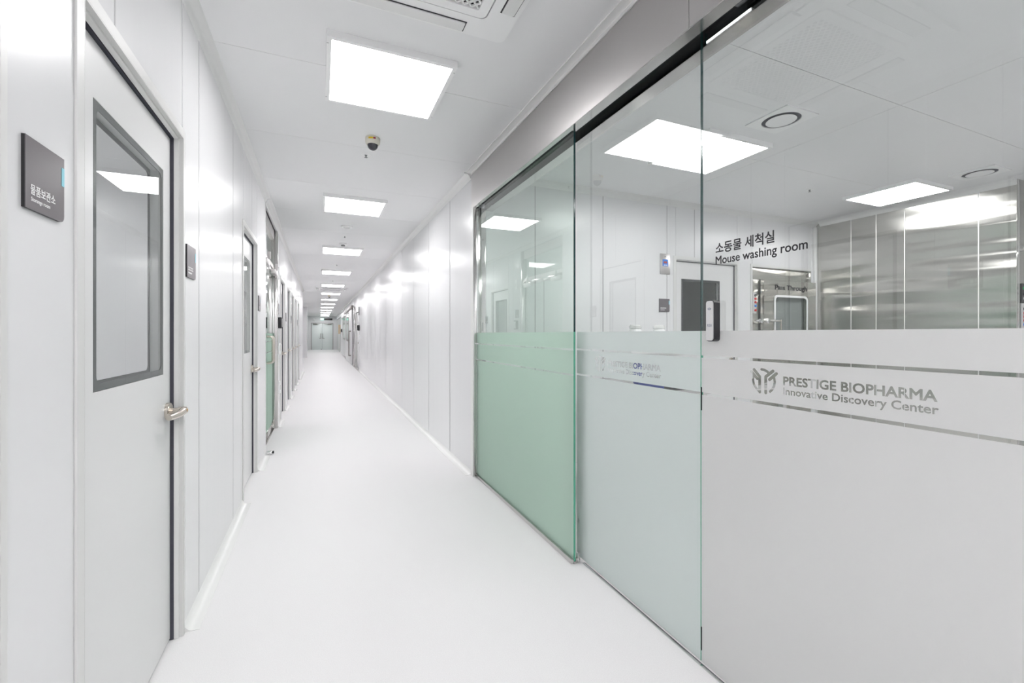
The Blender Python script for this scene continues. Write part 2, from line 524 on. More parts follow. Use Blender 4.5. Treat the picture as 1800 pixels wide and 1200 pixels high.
mb = MB(); cove_ceiling(mb, XL, -4.2, 5.42, 1); cove_ceiling(mb, XL, 5.424, 6.87, 1, 0.056); cove_ceiling(mb, XL, 6.874, 16.6, 1); mb.build('trim_1', kind='structure')
mb = MB(); cove_ceiling(mb, XR, 3.87, FAR, -1)
mb.box(XR - 0.066, XR - 0.040, 3.85, 3.87, H - 0.012, H, 'trim'); mb.build('trim_2', kind='structure')
mb = MB()
prev = -4.2
for a, b, h in ops:
    if a - 0.045 > prev + 0.05: cove_floor(mb, XL, prev, a - 0.045, 1)
    prev = b + 0.02
cove_floor(mb, XL, prev, 16.6, 1)
mb.build('baseboard_left', kind='structure')
mb = MB(); cove_floor(mb, XR, R_END, RD[0] - 0.04, -1); cove_floor(mb, XR, 24.6, 29.0, -1); mb.build('baseboard_right', kind='structure')

# ------------------------------------------------------------------ doors with vision panel
def vision_door(name, loc, rot, w, win=None, h=DH, handle=True, see_through=True, hinges=False, leaf_mat='door', latch='right'):
    """opening 0..w seen from the front, wall face at y=0, leaf at y=0.038"""
    d = thing(name, loc, rot, kind='structure')
    dp = 0.038
    f = MB()
    fl, pr = 0.036, 0.006
    # flange on the wall
    f.box(-fl, -0.001, -pr, -0.0005, 0, h + fl, 'frame'); f.box(w + 0.001, w + 0.020, -pr, -0.0005, 0, h + fl, 'frame')
    f.box(-0.001, w + 0.001, -pr, -0.0005, h + 0.001, h + fl, 'frame')
    # stepped reveal
    for x0, x1, s in ((0, 0.004, 1), (w - 0.004, w, -1)):
        f.box(x0, x1, -pr, 0.09, 0, h, 'frame')
    f.box(0.004, w - 0.004, -pr, 0.09, h - 0.004, h, 'frame')
    f.box(0.004, 0.012, 0.009, 0.026, 0, h - 0.004, 'trim'); f.box(w - 0.012, w - 0.004, 0.009, 0.026, 0, h - 0.004, 'trim')
    f.box(0.012, w - 0.012, 0.009, 0.026, h - 0.012, h - 0.004, 'trim')
    f.build('frame', d)
    g = MB()
    g.box(0.004, 0.011, 0.0305, 0.075, 0, h - 0.004, 'gasket'); g.box(w - 0.014, w - 0.004, 0.0265, 0.075, 0, h - 0.004, 'gasket')
    g.box(0.011, w - 0.012, 0.030, 0.075, h - 0.012, h - 0.004, 'gasket')
    g.build('seal', d, label='dark door seal')
    l0, l1, lt, lb = 0.012, w - 0.018, h - 0.018, 0.010
    if win is None:
        leaf = MB().box(l0, l1, dp, dp + 0.045, lb, lt, leaf_mat, 0.002).build('leaf', d)
    else:
        x0, x1, z0, z1 = win
        outer = [(l0, lb), (l1, lb), (l1, lt), (l0, lt)]
        inner = [(x0, z0), (x1, z0), (x1, z1), (x0, z1)]
        mb = MB().ring(outer, inner, 'y', dp, dp + 0.045, leaf_mat)
        leaf = mb.build('leaf', d)
        r = MB()
        ro = round_rect(x0 + 0.001, x1 - 0.001, z0 + 0.001, z1 - 0.001, 0.0015, 5)
        b = 0.022
        ri = round_rect(x0 + b, x1 - b, z0 + b, z1 - b, 0.022, 5)
        r.ring(ro, ri, 'y', dp + 0.0005, dp + 0.004, 'rim')
        r.ring(ro, round_rect(x0 + b, x1 - b, z0 + b, z1 - b, 0.022, 5), 'y', dp + 0.040, dp + 0.0445, 'rim')
        r.box(x0 + 0.0012, x0 + 0.008, dp + 0.004, dp + 0.040, z0 + 0.0012, z1 - 0.0012, 'silver').box(x1 - 0.008, x1 - 0.0012, dp + 0.004, dp + 0.040, z0 + 0.0012, z1 - 0.0012, 'silver')
        r.box(x0 + 0.008, x1 - 0.008, dp + 0.004, dp + 0.040, z0 + 0.0012, z0 + 0.008, 'silver').box(x0 + 0.008, x1 - 0.008, dp + 0.004, dp + 0.040, z1 - 0.008, z1 - 0.0012, 'silver')
        r.build('window_rim', d, label='dark grey window rim')
        gl = MB().box(x0 + 0.0015, x1 - 0.0015, dp - 0.0005, dp + 0.0003, z0 + 0.0015, z1 - 0.0015, 'glass_door')
        gl.build('window_pane', d)
    sw = MB().box(l0, l1, dp + 0.010, dp + 0.035, 0.001, lb, 'gasket'); sw.build('bottom_seal', d)
    if handle:
        hx = (w - 0.060) if latch == 'right' else 0.06
        s = -1 if latch == 'right' else 1
        hz = 0.965
        hb = MB().lathe([(0.034, 0), (0.034, -0.011), (0.031, -0.014), (0.014, -0.015)], (hx, dp, hz), 'nickel', 'y', 32)
        hb.build('handle_rose', d)
        hm = MB()
        hm.lathe([(0.012, -0.013), (0.0115, -0.035), (0.0150, -0.042), (0.0150, -0.066), (0.012, -0.069)], (hx, dp, hz), 'nickel', 'y', 24)
        hm.tube([(hx, dp - 0.055, hz), (hx + s * 0.02, dp - 0.057, hz - 0.004), (hx + s * 0.05, dp - 0.052, hz - 0.009), (hx + s * 0.085, dp - 0.042, hz - 0.011), (hx + s * 0.118, dp - 0.038, hz - 0.010)],
                [0.0150, 0.0145, 0.0135, 0.013, 0.011], 'nickel')
        hm.lathe([(0.006, -0.069), (0.006, -0.071)], (hx, dp, hz), 'brass', 'y', 12)
        hm.build('lever_handle', d, label='satin nickel lever handle')
    if hinges:
        for z in (0.25, h / 2 + 0.5, h - 0.25):
            MB().lathe([(0.012, -0.05), (0.012, 0.05)], (0.0 if latch == 'right' else w, -0.012, z), 'steel').build('hinge', d)
    return d

n = 2
for i, (a, b) in enumerate(DOORS_L):
    w = b - a
    win = (0.165, 0.765, 1.118, 1.935) if i == 1 else (0.15, w - 0.14, 1.118, 1.93)
    if i == 7: win = None
    vision_door('door_%d' % n, (XL, a, 0), LEFT, w, win, latch='left' if i == 0 else 'right')
    n += 1

# ------------------------------------------------------------------ rooms behind the left wall
def room_shell(name, x0, x1, y0, y1):
    mb = MB()
    mb.box(x0 - 0.06, x0, y0, y1, 0, H, 'panel')
    mb.box(x0, x1, y0 - 0.06, y0, 0, H, 'panel')
    mb.box(x0, x1, y1, y1 + 0.06, 0, H, 'panel')
    return mb.build(name, kind='structure')
room_shell('wall_storage', -3.4, XL - 0.0905, -0.6, 5.2)
room_shell('wall_lobby', -3.4, XL - 0.0905, 5.27, 7.05)
room_shell('wall_offices', -3.4, XL - 0.0905, 7.12, 16.4)

# ------------------------------------------------------------------ ceiling lights
def make_light():
    root = thing('ceiling_light', (0, 0, H))
    f = MB()
    a, b = 0.325, 0.302
    o = [(-a, -a), (a, -a), (a, a), (-a, a)]; i_ = [(-b, -b), (b, -b), (b, b), (-b, b)]
    f.ring(o, i_, 'z', -0.034, -0.0005, 'white')
    for s in (-1, 1):
        for t in (-1, 1):
            f.box(s * a, s * (a - 0.010), t * (a - 0.055), t * (a - 0.058), -0.0345, -0.034, 'duct')
    f.build('frame', root)
    MB().box(-b + 0.0005, b - 0.0005, -b + 0.0005, b - 0.0005, -0.031, -0.024, 'lamp').build('diffuser', root)
    return root
light0 = make_light()
LY = [2.63, 5.32, 8.27, 11.2, 14.2, 17.1, 20.05, 22.95, 25.95, 29.1, 32.2, 35.2, 38.3]
ORD = ['nearest', 'second', 'third', 'fourth', 'fifth', 'sixth', 'seventh', 'eighth', 'ninth', 'tenth', 'eleventh', 'twelfth', 'farthest']
first = True
def put_light(x, y, label, group):
    global first
    o = light0 if first else copy_tree(light0)
    first = False
    o.location = (x, y, H); o['label'] = label; o['category'] = 'ceiling light'; o['group'] = group
    return o
for i, y in enumerate(LY):
    if i == 0: lab = 'largest, nearest square white ceiling light of the corridor, beside the air conditioner'
    elif i == 12: lab = 'farthest square ceiling light of the corridor, just before the end door'
    else: lab = 'square ceiling light, %s from the camera along the corridor ceiling' % ORD[i]
    put_light(0.355, y, lab, 'ceiling lights along the corridor')
put_light(0.355, -0.10, 'square ceiling light of the corridor behind the viewpoint', 'ceiling lights along the corridor')
put_light(0.355, -1.75, 'extra unseen square light behind the viewpoint, added to brighten the near corridor', 'ceiling lights along the corridor')  # extra light outside the regular row, added to lift the near ceiling and walls
put_light(0.355, -3.3, 'square ceiling light at the rear end of the corridor', 'ceiling lights along the corridor')
put_light(2.865, 2.655, 'square ceiling light in the glazed room, nearest the glass', 'ceiling lights in the washing room')
put_light(5.455, 2.63, 'square ceiling light in the glazed room, near the steel wall', 'ceiling lights in the washing room')
put_light(2.865, 0.20, 'square ceiling light at the front of the glazed room by the glass', 'ceiling lights in the washing room')
put_light(5.455, 0.20, 'square ceiling light at the front of the glazed room by the steel wall', 'ceiling lights in the washing room')
for x, y, lab in ((-2.0, 2.0, 'ceiling light inside the storage room behind the first windowed door'),
                  (-2.4, 3.9, 'extra unseen light in the storage room, added to brighten its interior'),  # added fill, kept out of sight, so the door window looks bright inside
                  (-2.0, 6.2, 'ceiling light inside the room behind the left glass double door'),
                  (-2.0, 9.5, 'ceiling light inside the office rooms, nearer of two'),
                  (-2.0, 13.5, 'ceiling light inside the office rooms, farther of two')):
    put_light(x, y, lab, 'ceiling lights in the rooms behind the left wall')

# ------------------------------------------------------------------ ceiling cassette air conditioner
def make_ac():
    r = thing('ceiling_air_conditioner', (0, 0, H))
    a = 0.475
    b = MB()
    o = round_rect(-a, a, -a, a, 0.035, 6); i_ = round_rect(-0.335, 0.335, -0.335, 0.335, 0.03, 6)
    b.ring(o, i_, 'z', -0.022, -0.0005, 'white')
    o2 = round_rect(-a + 0.06, a - 0.06, -a + 0.06, a - 0.06, 0.09, 6)
    b.ring(o2, i_, 'z', -0.034, -0.022, 'white')
    b.box(-0.33, 0.33, -0.33, 0.33, -0.012, -0.001, 'dark')
    b.build('casing', r)
    p = MB()
    p.ring(round_rect(-0.328, 0.328, -0.328, 0.328, 0.03, 6), round_rect(-0.285, 0.285, -0.285, 0.285, 0.004, 6), 'z', -0.037, -0.020, 'white')
    p.build('grille_panel', r)
    gk = MB().box(-0.284, 0.284, -0.284, 0.284, -0.016, -0.013, 'grille_back')
    N = 17
    for k in range(-N, N + 1):
        for s in (1, -1):
            # diagonal bars clipped to the square
            c0 = k * 0.568 / 17
            pts = []
            q = 0.284
            x0, x1 = max(-q, (-q - c0)), min(q, (q - c0))
            if s == -1: x0, x1 = max(-q, (c0 - q)), min(q, (c0 + q))
            if x1 - x0 < 0.004: continue
            y0 = x0 + c0 if s == 1 else c0 - x0
            y1 = x1 + c0 if s == 1 else c0 - x1
            w = 0.0038
            nx, ny = (-s * w / 1.414, w / 1.414)
            gk.prism([(x0 + nx, y0 + ny), (x1 + nx, y1 + ny), (x1 - nx, y1 - ny), (x0 - nx, y0 - ny)], 'z', -0.031, -0.024, 'white')
    gk.build('honeycomb_grille', r)
    for k in range(4):
        v = MB()
        v.box(-0.262, 0.262, 0.378, 0.446, -0.0352, -0.0342, 'dark')
        v.prism([(0.384, -0.0355), (0.442, -0.0355), (0.442, -0.0385), (0.425, -0.042), (0.384, -0.0405)], 'x', -0.255, 0.255, 'trim')
        vo = v.build('vane', r)
        vo.rotation_euler = (0, 0, k * R90)
    return r
ac = make_ac()
ac.location = (0.358, 1.572, H)
tag(ac, 'white ceiling air conditioner with honeycomb grille, cut by the top edge', 'air conditioner', 'cassette air conditioners')
a2 = copy_tree(ac); a2.location = (0.34, 15.45, H)
tag(a2, 'small distant ceiling air conditioner between the fifth and sixth corridor lights', 'air conditioner', 'cassette air conditioners')

# ------------------------------------------------------------------ security cameras
def make_cctv():
    r = thing('security_camera', (0, 0, H))
    MB().lathe([(0.052, -0.0005), (0.054, -0.004), (0.054, -0.030), (0.052, -0.040), (0.042, -0.052), (0.039, -0.052)], (0, 0, 0), 'cream', 'z', 40).build('housing', r)
    prof = [(0.0385, -0.052)] + [(0.0385 * math.cos(t), -0.052 - 0.040 * math.sin(t)) for t in [0.2, 0.45, 0.7, 0.95, 1.2, 1.42]]
    MB().lathe(prof, (0, 0, 0), 'dome', 'z', 40).build('dome', r)
    for a0, a1, m, nm in ((-2.25, -1.62, 'yellow', 'yellow_sticker'), (-1.60, -1.28, 'maroon', 'red_sticker')):
        q = MB()
        k = q.mi(m)
        vs = []
        for i in range(9):
            a = a0 + (a1 - a0) * i / 8
            vs.append((q.bm.verts.new((0.0547 * math.cos(a), 0.0547 * math.sin(a), -0.012)), q.bm.verts.new((0.0547 * math.cos(a), 0.0547 * math.sin(a), -0.025))))
        for i in range(8):
            f = q.bm.faces.new((vs[i][0], vs[i + 1][0], vs[i + 1][1], vs[i][1])); f.material_index = k
        q.build(nm, r)
    return r
cc = make_cctv(); cc.location = (0.362, 3.46, H)
cc.rotation_euler = (0, 0, 0.0)
tag(cc, 'cream dome security camera with yellow label, nearest on the corridor ceiling', 'camera', 'dome security cameras')
for y, lab in ((18.15, 'small dome security camera hanging just behind the sixth corridor light'), (30.6, 'tiny dome security camera farthest down the corridor ceiling')):
    c = copy_tree(cc); c.location = (0.32, y, H); c['label'] = lab

# ------------------------------------------------------------------ sprinklers and detectors
def make_sprinkler():
    r = thing('sprinkler_head', (0, 0, H))
    MB().lathe([(0.036, -0.0005), (0.036, -0.002), (0.012, -0.005)], (0, 0, 0), 'white', 'z', 28).build('cover_plate', r)
    q = MB().lathe([(0.010, -0.005), (0.010, -0.010), (0.004, -0.012), (0.004, -0.022), (0.013, -0.023), (0.013, -0.0245)], (0, 0, 0), 'duct', 'z', 16)
    q.build('nozzle', r)
    return r
sp = make_sprinkler(); sp.location = (0.345, 3.80, H)
tag(sp, 'small sprinkler head on the ceiling just beyond the nearest dome camera', 'sprinkler', 'ceiling sprinklers')
for x, y, lab in ((0.340, 7.09, 'sprinkler head between the two round ceiling detectors'), (0.325, 10.05, 'sprinkler head between the third and fourth corridor lights'),
                  (0.322, 13.10, 'sprinkler head between the fourth and fifth corridor lights'), (0.322, 21.6, 'sprinkler head between the seventh and eighth corridor lights'),
                  (4.555, 2.93, 'sprinkler head on the glazed room ceiling left of the far light')):
    s = copy_tree(sp); s.location = (x, y, H); s['label'] = lab
e = thing('smoke_detector', (0.335, 6.42, H), 0, 'flat wide round detector on the ceiling between second and third lights', 'detector')
MB().lathe([(0.075, -0.0005), (0.075, -0.012), (0.068, -0.018)], (0, 0, 0), 'white', 'z', 32).build('base', e)
MB().lathe([(0.045, -0.018), (0.045, -0.024), (0.03, -0.026)], (0, 0, 0), 'trim', 'z', 32).build('sensor', e)
e = thing('smoke_detector', (0.342, 7.66, H), 0, 'round stepped detector hanging just in front of the third corridor light', 'detector')
MB().lathe([(0.055, -0.0005), (0.055, -0.018), (0.045, -0.028)], (0, 0, 0), 'white', 'z', 32).build('base', e)
MB().lathe([(0.024, -0.028), (0.024, -0.034), (0.032, -0.036), (0.032, -0.045), (0.02, -0.050)], (0, 0, 0), 'duct', 'z', 24).build('sensor', e)

# ------------------------------------------------------------------ room signs
def make_sign(loc, rot, label, group, lines, t=0.006):
    r = thing('room_sign', loc, rot, label, 'sign', group)
    w = h = 0.1435
    o = round_rect(0, w, 0, h, 0.014, 6, (0, 1, 0, 0))
    MB().prism(o, 'y', -t + 0.0005, -0.0003, 'sign_side').build('board', r)
    MB().prism(o, 'y', -t - 0.0008, -t + 0.0004, 'sign').build('face', r, label='dark grey sign face')
    MB().box(w - 0.011, w - 0.0002, -t - 0.0014, -t - 0.0008, 0.081, 0.122, 'cyan').build('colour_tab', r, label='pale blue tab')
    yb = -t - 0.0008
    if lines:
        text(lines[0], 'lettering', r, 0.016, 0.106, 0.0305, 0.051, 'white_ink', 0.0005, yb, 0.012)
        text(lines[1], 'lettering', r, 0.018, 0.086, 0.0145, 0.0255, 'white_ink', 0.0005, yb, 0.010)
    else:
        q = MB()
        x = 0.016
        for i in range(5):
            q.box(x, x + 0.013, yb - 0.0005, yb, 0.044, 0.047, 'white_ink').box(x + 0.005, x + 0.008, yb - 0.0005, yb, 0.036, 0.044, 'white_ink').box(x, x + 0.0135, yb - 0.0005, yb, 0.0325, 0.0355, 'white_ink')
            x += 0.0165
        q.build('lettering', r)
        q = MB()
        x = 0.018
        for i in range(8):
            q.box(x, x + 0.005, yb - 0.0005, yb, 0.018, 0.0245, 'white_ink'); x += 0.0072
        q.build('lettering', r)
    return r
g_ = 'dark square room signs'
make_sign((XL, 1.178, 1.530), LEFT, 'large dark square sign with Korean storage room lettering left of the nearest door', g_, ('물품보관소', 'Storange room'))
make_sign((XL, 2.335, 1.530), LEFT, 'dark square sign just right of the nearest windowed door', g_, None)
make_sign((XL, 4.80, 1.500), LEFT, 'dark square sign right of the second left door, before the glass door', g_, None)
make_sign((XL, 6.95, 1.56), LEFT, 'dark sign between the left glass double door and the next door', g_, None)
make_sign((XL, 8.48, 1.50), LEFT, 'dark sign between the third and fourth left doors', g_, None)
make_sign((XL, 9.95, 1.50), LEFT, 'dark sign between the fourth and fifth left doors', g_, None)
make_sign((XL, 12.6, 1.50), LEFT, 'dark sign before the last left door', g_, None)

e = thing('card_reader', (XL, 6.97, 1.36), LEFT, 'black and white wall unit beside the left glass double door', 'card reader')
MB().box(0, 0.10, -0.045, -0.0005, 0.0, 0.155, 'black', 0.006).build('body', e)
MB().box(0.012, 0.09, -0.050, -0.0455, 0.02, 0.14, 'silver', 0.002).build('face_plate', e)
e = thing('notice_board', (XL, 7.08, 0.99), LEFT, 'small white notice plate under the reader, right of the left glass door', 'notice')
MB().box(0, 0.15, -0.012, -0.0005, 0.0, 0.16, 'white', 0.002).build('plate', e)
MB().box(0.02, 0.13, -0.0125, -0.012, 0.05, 0.13, 'silver').build('print', e)
e = thing('wall_socket', (XL, 7.0, 0.44), LEFT, 'white wall box low beside the left glass double door', 'socket')
MB().box(0, 0.14, -0.02, -0.0005, 0.0, 0.17, 'white', 0.004).build('plate', e)
MB().box(0.035, 0.105, -0.024, -0.0205, 0.05, 0.12, 'trim', 0.002).build('outlet', e)
e = thing('wall_switch', (XL, 7.02, 2.05), LEFT, 'slim white strip switch high beside the left glass double door', 'switch')
MB().box(0, 0.05, -0.012, -0.0005, 0, 0.17, 'white', 0.003).build('plate', e)
MB().box(0.015, 0.035, -0.016, -0.0125, 0.05, 0.12, 'trim', 0.001).build('rocker', e)

# ------------------------------------------------------------------ left glass double door
d = thing('door_%d' % n, (XL, GD[0], 0), LEFT, kind='structure'); n += 1
W = GD[1] - GD[0]
f = MB()
f.box(0.001, 0.02, 0.0, 0.088, 0, 2.679, 'trim').box(W - 0.045, W - 0.001, -0.012, 0.088, 0, 2.679, 'mirror', 0.002)
f.box(0.02, W - 0.045, 0.03, 0.085, 2.55, 2.679, 'steel').box(0.02, W - 0.045, 0.045, 0.080, 2.17, 2.22, 'steel')
f.build('frame', d)
MB().box(0.02, W - 0.045, 0.055, 0.067, 2.22, 2.55, 'glass_green').build('transom_pane', d)
mid = 0.02 + (W - 0.065) / 2
for i, (a, b) in enumerate(((0.024, mid - 0.003), (mid + 0.003, W - 0.049))):
    lf = MB().box(a, b, 0.052, 0.064, 0.03, 2.16, 'glass_green').build('glass_leaf', d)
    MB().box(a - 0.001, a + 0.003, 0.0515, 0.0645, 0.03, 2.16, 'edge_dark').box(b - 0.003, b + 0.001, 0.0515, 0.0645, 0.03, 2.16, 'edge_dark').build('leaf_edge', lf)
    fm = MB()
    for z0, z1 in ((0.10, 1.05), (1.06, 1.185), (1.195, 1.29)):
        fm.box(a + 0.003, b - 0.003, 0.0512, 0.0515, z0, z1, 'film_green')
    fm.build('frosted_film', lf)
    MB().box(a, b, 0.045, 0.071, 0.012, 0.095, 'mirror', 0.002).build('bottom_patch', lf)
    MB().box(a, b, 0.045, 0.071, 2.10, 2.165, 'mirror', 0.002).build('top_patch', lf)
    hx = mid - 0.07 if i == 0 else mid + 0.07
    MB().tube([(hx, 0.052, 0.93), (hx, 0.0, 0.935), (hx, -0.015, 0.96), (hx, -0.015, 1.22), (hx, 0.0, 1.245), (hx, 0.052, 1.25)], 0.014, 'nickel').build('pull_handle', lf)
    cx = a + 0.05 if i == 0 else b - 0.33
    MB().box(cx, cx + 0.28, -0.01, 0.045, 2.06, 2.12, 'steel', 0.004).box(cx + 0.1, cx + 0.13, -0.03, 0.0, 2.12, 2.20, 'steel').build('door_closer', lf)
MB().box(0.03, W - 0.05, 0.03, 0.085, 0.0005, 0.006, 'mirror').build('threshold', d)
e = thing('door_stop', (XL, 5.33, 0.0), LEFT, 'small chrome door stop at the floor left of the left glass door', 'door stop')
MB().box(0, 0.05, -0.07, -0.02, 0.0025, 0.035, 'chrome', 0.006).build('bracket', e)
MB().lathe([(0.014, 0), (0.014, -0.018)], (0.025, -0.07, 0.022), 'black', 'y').build('bumper', e)

# ------------------------------------------------------------------ glazed front of the washing room
mb = MB()
for a, b in ((-0.95, 1.255), (1.257, R_END - 0.003)):
    mb.box(1.262, 1.266, a, b, 2.42, H - 0.012, 'steel')
mb.box(1.2665, 1.45, -0.95, R_END, 2.50, H, 'core')
mb.box(1.262, 1.292, 2.14, 3.80, 2.416, 2.4195, 'mirror')
mb.box(1.262, 1.318, -0.95, 2.14, 2.416, 2.4195, 'mirror')
mb.box(1.376, 1.45, -0.95, 3.80, 2.40, 2.50, 'mirror')
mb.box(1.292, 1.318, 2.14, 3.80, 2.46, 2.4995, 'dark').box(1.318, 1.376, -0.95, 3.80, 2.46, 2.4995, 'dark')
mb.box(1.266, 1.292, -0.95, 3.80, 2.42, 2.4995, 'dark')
mb.build('trim_3', kind='structure')
MB().box(XR - 0.010, XR - 0.0055, -0.95, R_END, H - 0.025, H, 'trim').box(XR - 0.055, XR - 0.010, -0.95, R_END, H - 0.006, H, 'trim').build('trim_4', kind='structure')
# polished end jamb
mb = MB()
mb.box(1.262, 1.385, 3.80, 3.846, 0, 2.42, 'mirror', 0.002)
mb.box(1.258, 1.262, 3.79, 3.853, 0, 2.42, 'trim')
mb.build('trim_5', kind='structure')
e = thing('recessed_pull', (1.352, 3.80, 1.345), BACK, 'small oblong metal pull on the polished steel jamb behind the glass', 'pull')
MB().prism(round_rect(-0.014, 0.014, -0.06, 0.06, 0.013, 6), 'y', -0.004, -0.0005, 'steel').build('plate', e)
MB().prism(round_rect(-0.007, 0.007, -0.04, 0.04, 0.0065, 6), 'y', -0.006, -0.0042, 'duct').build('recess', e)

EMB = []
def cap_stroke(mb, pts, r, y0, y1):
    for p, q in zip(pts[:-1], pts[1:]):
        dx, dz = q[0] - p[0], q[1] - p[1]; L = math.hypot(dx, dz); a = math.atan2(dz, dx)
        o = []
        for i in range(7): t = a - PI / 2 + PI * i / 6; o.append((q[0] + r * math.cos(t), q[1] + r * math.sin(t)))
        for i in range(7): t = a + PI / 2 + PI * i / 6; o.append((p[0] + r * math.cos(t), p[1] + r * math.sin(t)))
        mb.prism(o, 'y', y0, y1, 'film')
def emblem(mb, x0, z0, w, h, y0, y1):
    P = lambda pts: [(x0 + a * w, z0 + b * h) for a, b in pts]
    r = 0.053 * w
    cap_stroke(mb, P([(0.355, 0.055), (0.355, 0.68), (0.145, 0.95)]), r, y0, y1)
    cap_stroke(mb, P([(0.575, 0.05), (0.575, 0.70), (0.83, 0.95)]), r, y0, y1)
    cap_stroke(mb, P([(0.05, 0.86), (0.26, 0.60)]), r, y0, y1)
    cap_stroke(mb, P([(0.95, 0.86), (0.71, 0.60)]), r, y0, y1)
    cap_stroke(mb, P([(0.13, 0.70), (0.105, 0.52), (0.14, 0.34), (0.22, 0.19), (0.31, 0.10)]), r * 0.8, y0, y1)
    cap_stroke(mb, P([(0.87, 0.70), (0.895, 0.52), (0.87, 0.36), (0.81, 0.22), (0.73, 0.12)]), r * 0.8, y0, y1)
    cap_stroke(mb, P([(0.42, 0.985), (0.52, 0.97), (0.61, 0.93), (0.70, 0.85)]), r * 0.8, y0, y1)

def film_with_cutouts(parent, x0, x1, logo, yf, fm='film'):
    """frosted film in local viewer frame x0..x1 at depth yf, with the two clear lines and the logo cut out"""
    FT = 1.2925
    mb = MB()
    T = 0.0004
    mb.box(x0, x1, yf, yf + T, 0.013, 1.045, fm).box(x0, x1, yf, yf + T, 1.055, 1.188, fm).box(x0, x1, yf, yf + T, 1.1975, FT, fm)
    o = mb.build('frosted_film', parent, label='frosted film with clear lines and cut-out logo' if logo is not None else 'frosted film with clear lines')
    if logo is None: return o
    lx = logo
    ya, yb = yf - 0.003, yf + 0.004
    jobs = []
    em = MB(); emblem(em, lx, 1.081, 0.100, 0.082, ya, yb)
    eo = em.build('cut'); jobs.append(eo)
    for body, a, b, z0, z1, bold in (('PRESTIGE BIOPHARMA', lx + 0.118, lx + 0.505, 1.1165, 1.1450, 0.030), ('Innovative Discovery Center', lx + 0.118, lx + 0.507, 1.0795, 1.110, 0.020)):
        me = text_mesh(body, a, b, z0, z1, yb - ya, yb, bold)
        t = bpy.data.objects.new('cut', me); COL.objects.link(t); jobs.append(t)
    for j in jobs:
        md = o.modifiers.new('cut', 'BOOLEAN'); md.operation = 'DIFFERENCE'; md.solver = 'EXACT'; md.use_self = True; md.object = j
    pm = o.parent; o.parent = None
    bpy.context.view_layer.update()
    dg = bpy.context.evaluated_depsgraph_get()
    me2 = bpy.data.meshes.new_from_object(o.evaluated_get(dg))
    o.modifiers.clear(); o.data = me2; o.parent = pm
    me2.materials.clear(); me2.materials.append(M[fm])
    for p in me2.polygons: p.use_smooth = False
    for p in me2.polygons: p.material_index = 0
    for j in jobs: bpy.data.objects.remove(j)
    return o

def glass_panel(name, X, ya, yb, mat, label, logo_y=None, ztop=2.455, zbot=0.012, film='film'):
    """pane from ya (near) to yb (far) with its front face at X. Local x = yb - Y"""
    w = yb - ya
    d = thing(name, (X, yb, 0), RIGHT, label, 'glass door' if 'door' in name else 'glass panel')
    mb = MB()
    mb.box(0, w, 0, 0.010, zbot, ztop, mat)
    mb.build('glass_pane', d)
    MB().box(w - 0.0002, w + 0.0022, -0.0008, 0.0102, 1.2925, ztop, 'edge_dark').build('clear_edge', d, label='dark polished glass edge above the film')
    MB().box(w - 0.0002, w + 0.0022, -0.0008, 0.0102, zbot, 1.2925, 'edge_green').build('frosted_edge', d, label='green polished glass edge beside the film')
    film_with_cutouts(d, 0.001, w - 0.001, None if logo_y is None else yb - logo_y, -0.0008, film)
    return d

p1 = glass_panel('glass_panel', XG1, 2.137, 3.795, 'glass_green', 'fixed glass panel farthest left, green frosted below, in a steel floor channel', film='film_green')
f = MB()
f.box(-0.008, 1.662, -0.018, -0.002, 0.0005, 0.026, 'mirror', 0.001).box(-0.008, 1.662, 0.0125, 0.022, 0.0005, 0.026, 'mirror', 0.001).box(-0.008, 1.664, -0.002, 0.0125, 0.0005, 0.010, 'steel')
f.build('floor_channel', p1, label='polished steel floor channel')
MB().box(-0.005, 0.001, -0.006, 0.013, 0.027, 2.44, 'chrome').build('edge_profile', p1)
MB().box(1.644, 1.664, 0.022, 0.040, 0.004, 0.055, 'chrome', 0.002).build('corner_bracket', p1)
p2 = glass_panel('glass_panel', XG2, 1.293, 2.20, 'glass', 'middle glass panel with pale cut-out company logo in the frosted film', 2.018, film='film_pale')
MB().box(0.012, 0.026, -0.0008, -0.0002, 0.20, 0.225, 'silver').build('sticker', p2)
p3 = glass_panel('glass_door', XG2, 0.02, 1.290, 'glass', 'nearest large sliding glass door with black room lettering and dark logo', 1.076)
# black lettering on the clear part of the sliding door
yb = 1.290
text('소동물 세척실', 'lettering', p3, yb - 1.222, yb - 0.988, 1.579, 1.620, 'ink', 0.0004, -0.0003, 0.018, 'black lettering')
text('Mouse washing room', 'lettering', p3, yb - 1.222, yb - 0.880, 1.530, 1.570, 'ink', 0.0004, -0.0003, 0.014, 'black lettering')
s = MB()
s.prism(round_rect(0.051, 0.088, 1.253, 1.406, 0.012, 5), 'y', -0.030, -0.0005, 'black')
so = s.build('push_switch', p3, label='black push switch with silver front')
MB().prism(round_rect(0.0535, 0.0855, 1.256, 1.403, 0.010, 5), 'y', -0.0335, -0.0302, 'silver').build('face_plate', so)
text('PUSH', 'lettering', so, 0.0595, 0.0795, 1.307, 1.317, 'grey_ink', 0.0004, -0.0336, 0.004)
ic = MB()
for sx in (-1, 1):
    c = 0.0695
    ic.prism([(c + sx * 0.002, 1.3685), (c + sx * 0.009, 1.3735), (c + sx * 0.002, 1.3785), (c + sx * 0.002, 1.3765), (c + sx * 0.0055, 1.3735), (c + sx * 0.002, 1.3705)], 'y', -0.0341, -0.0336, 'grey_ink')
ic.box(0.0672, 0.0682, -0.0341, -0.0336, 1.3690, 1.378, 'grey_ink').box(0.0708, 0.0718, -0.0341, -0.0336, 1.3690, 1.378, 'grey_ink')
ic.build('arrow_icon', so)
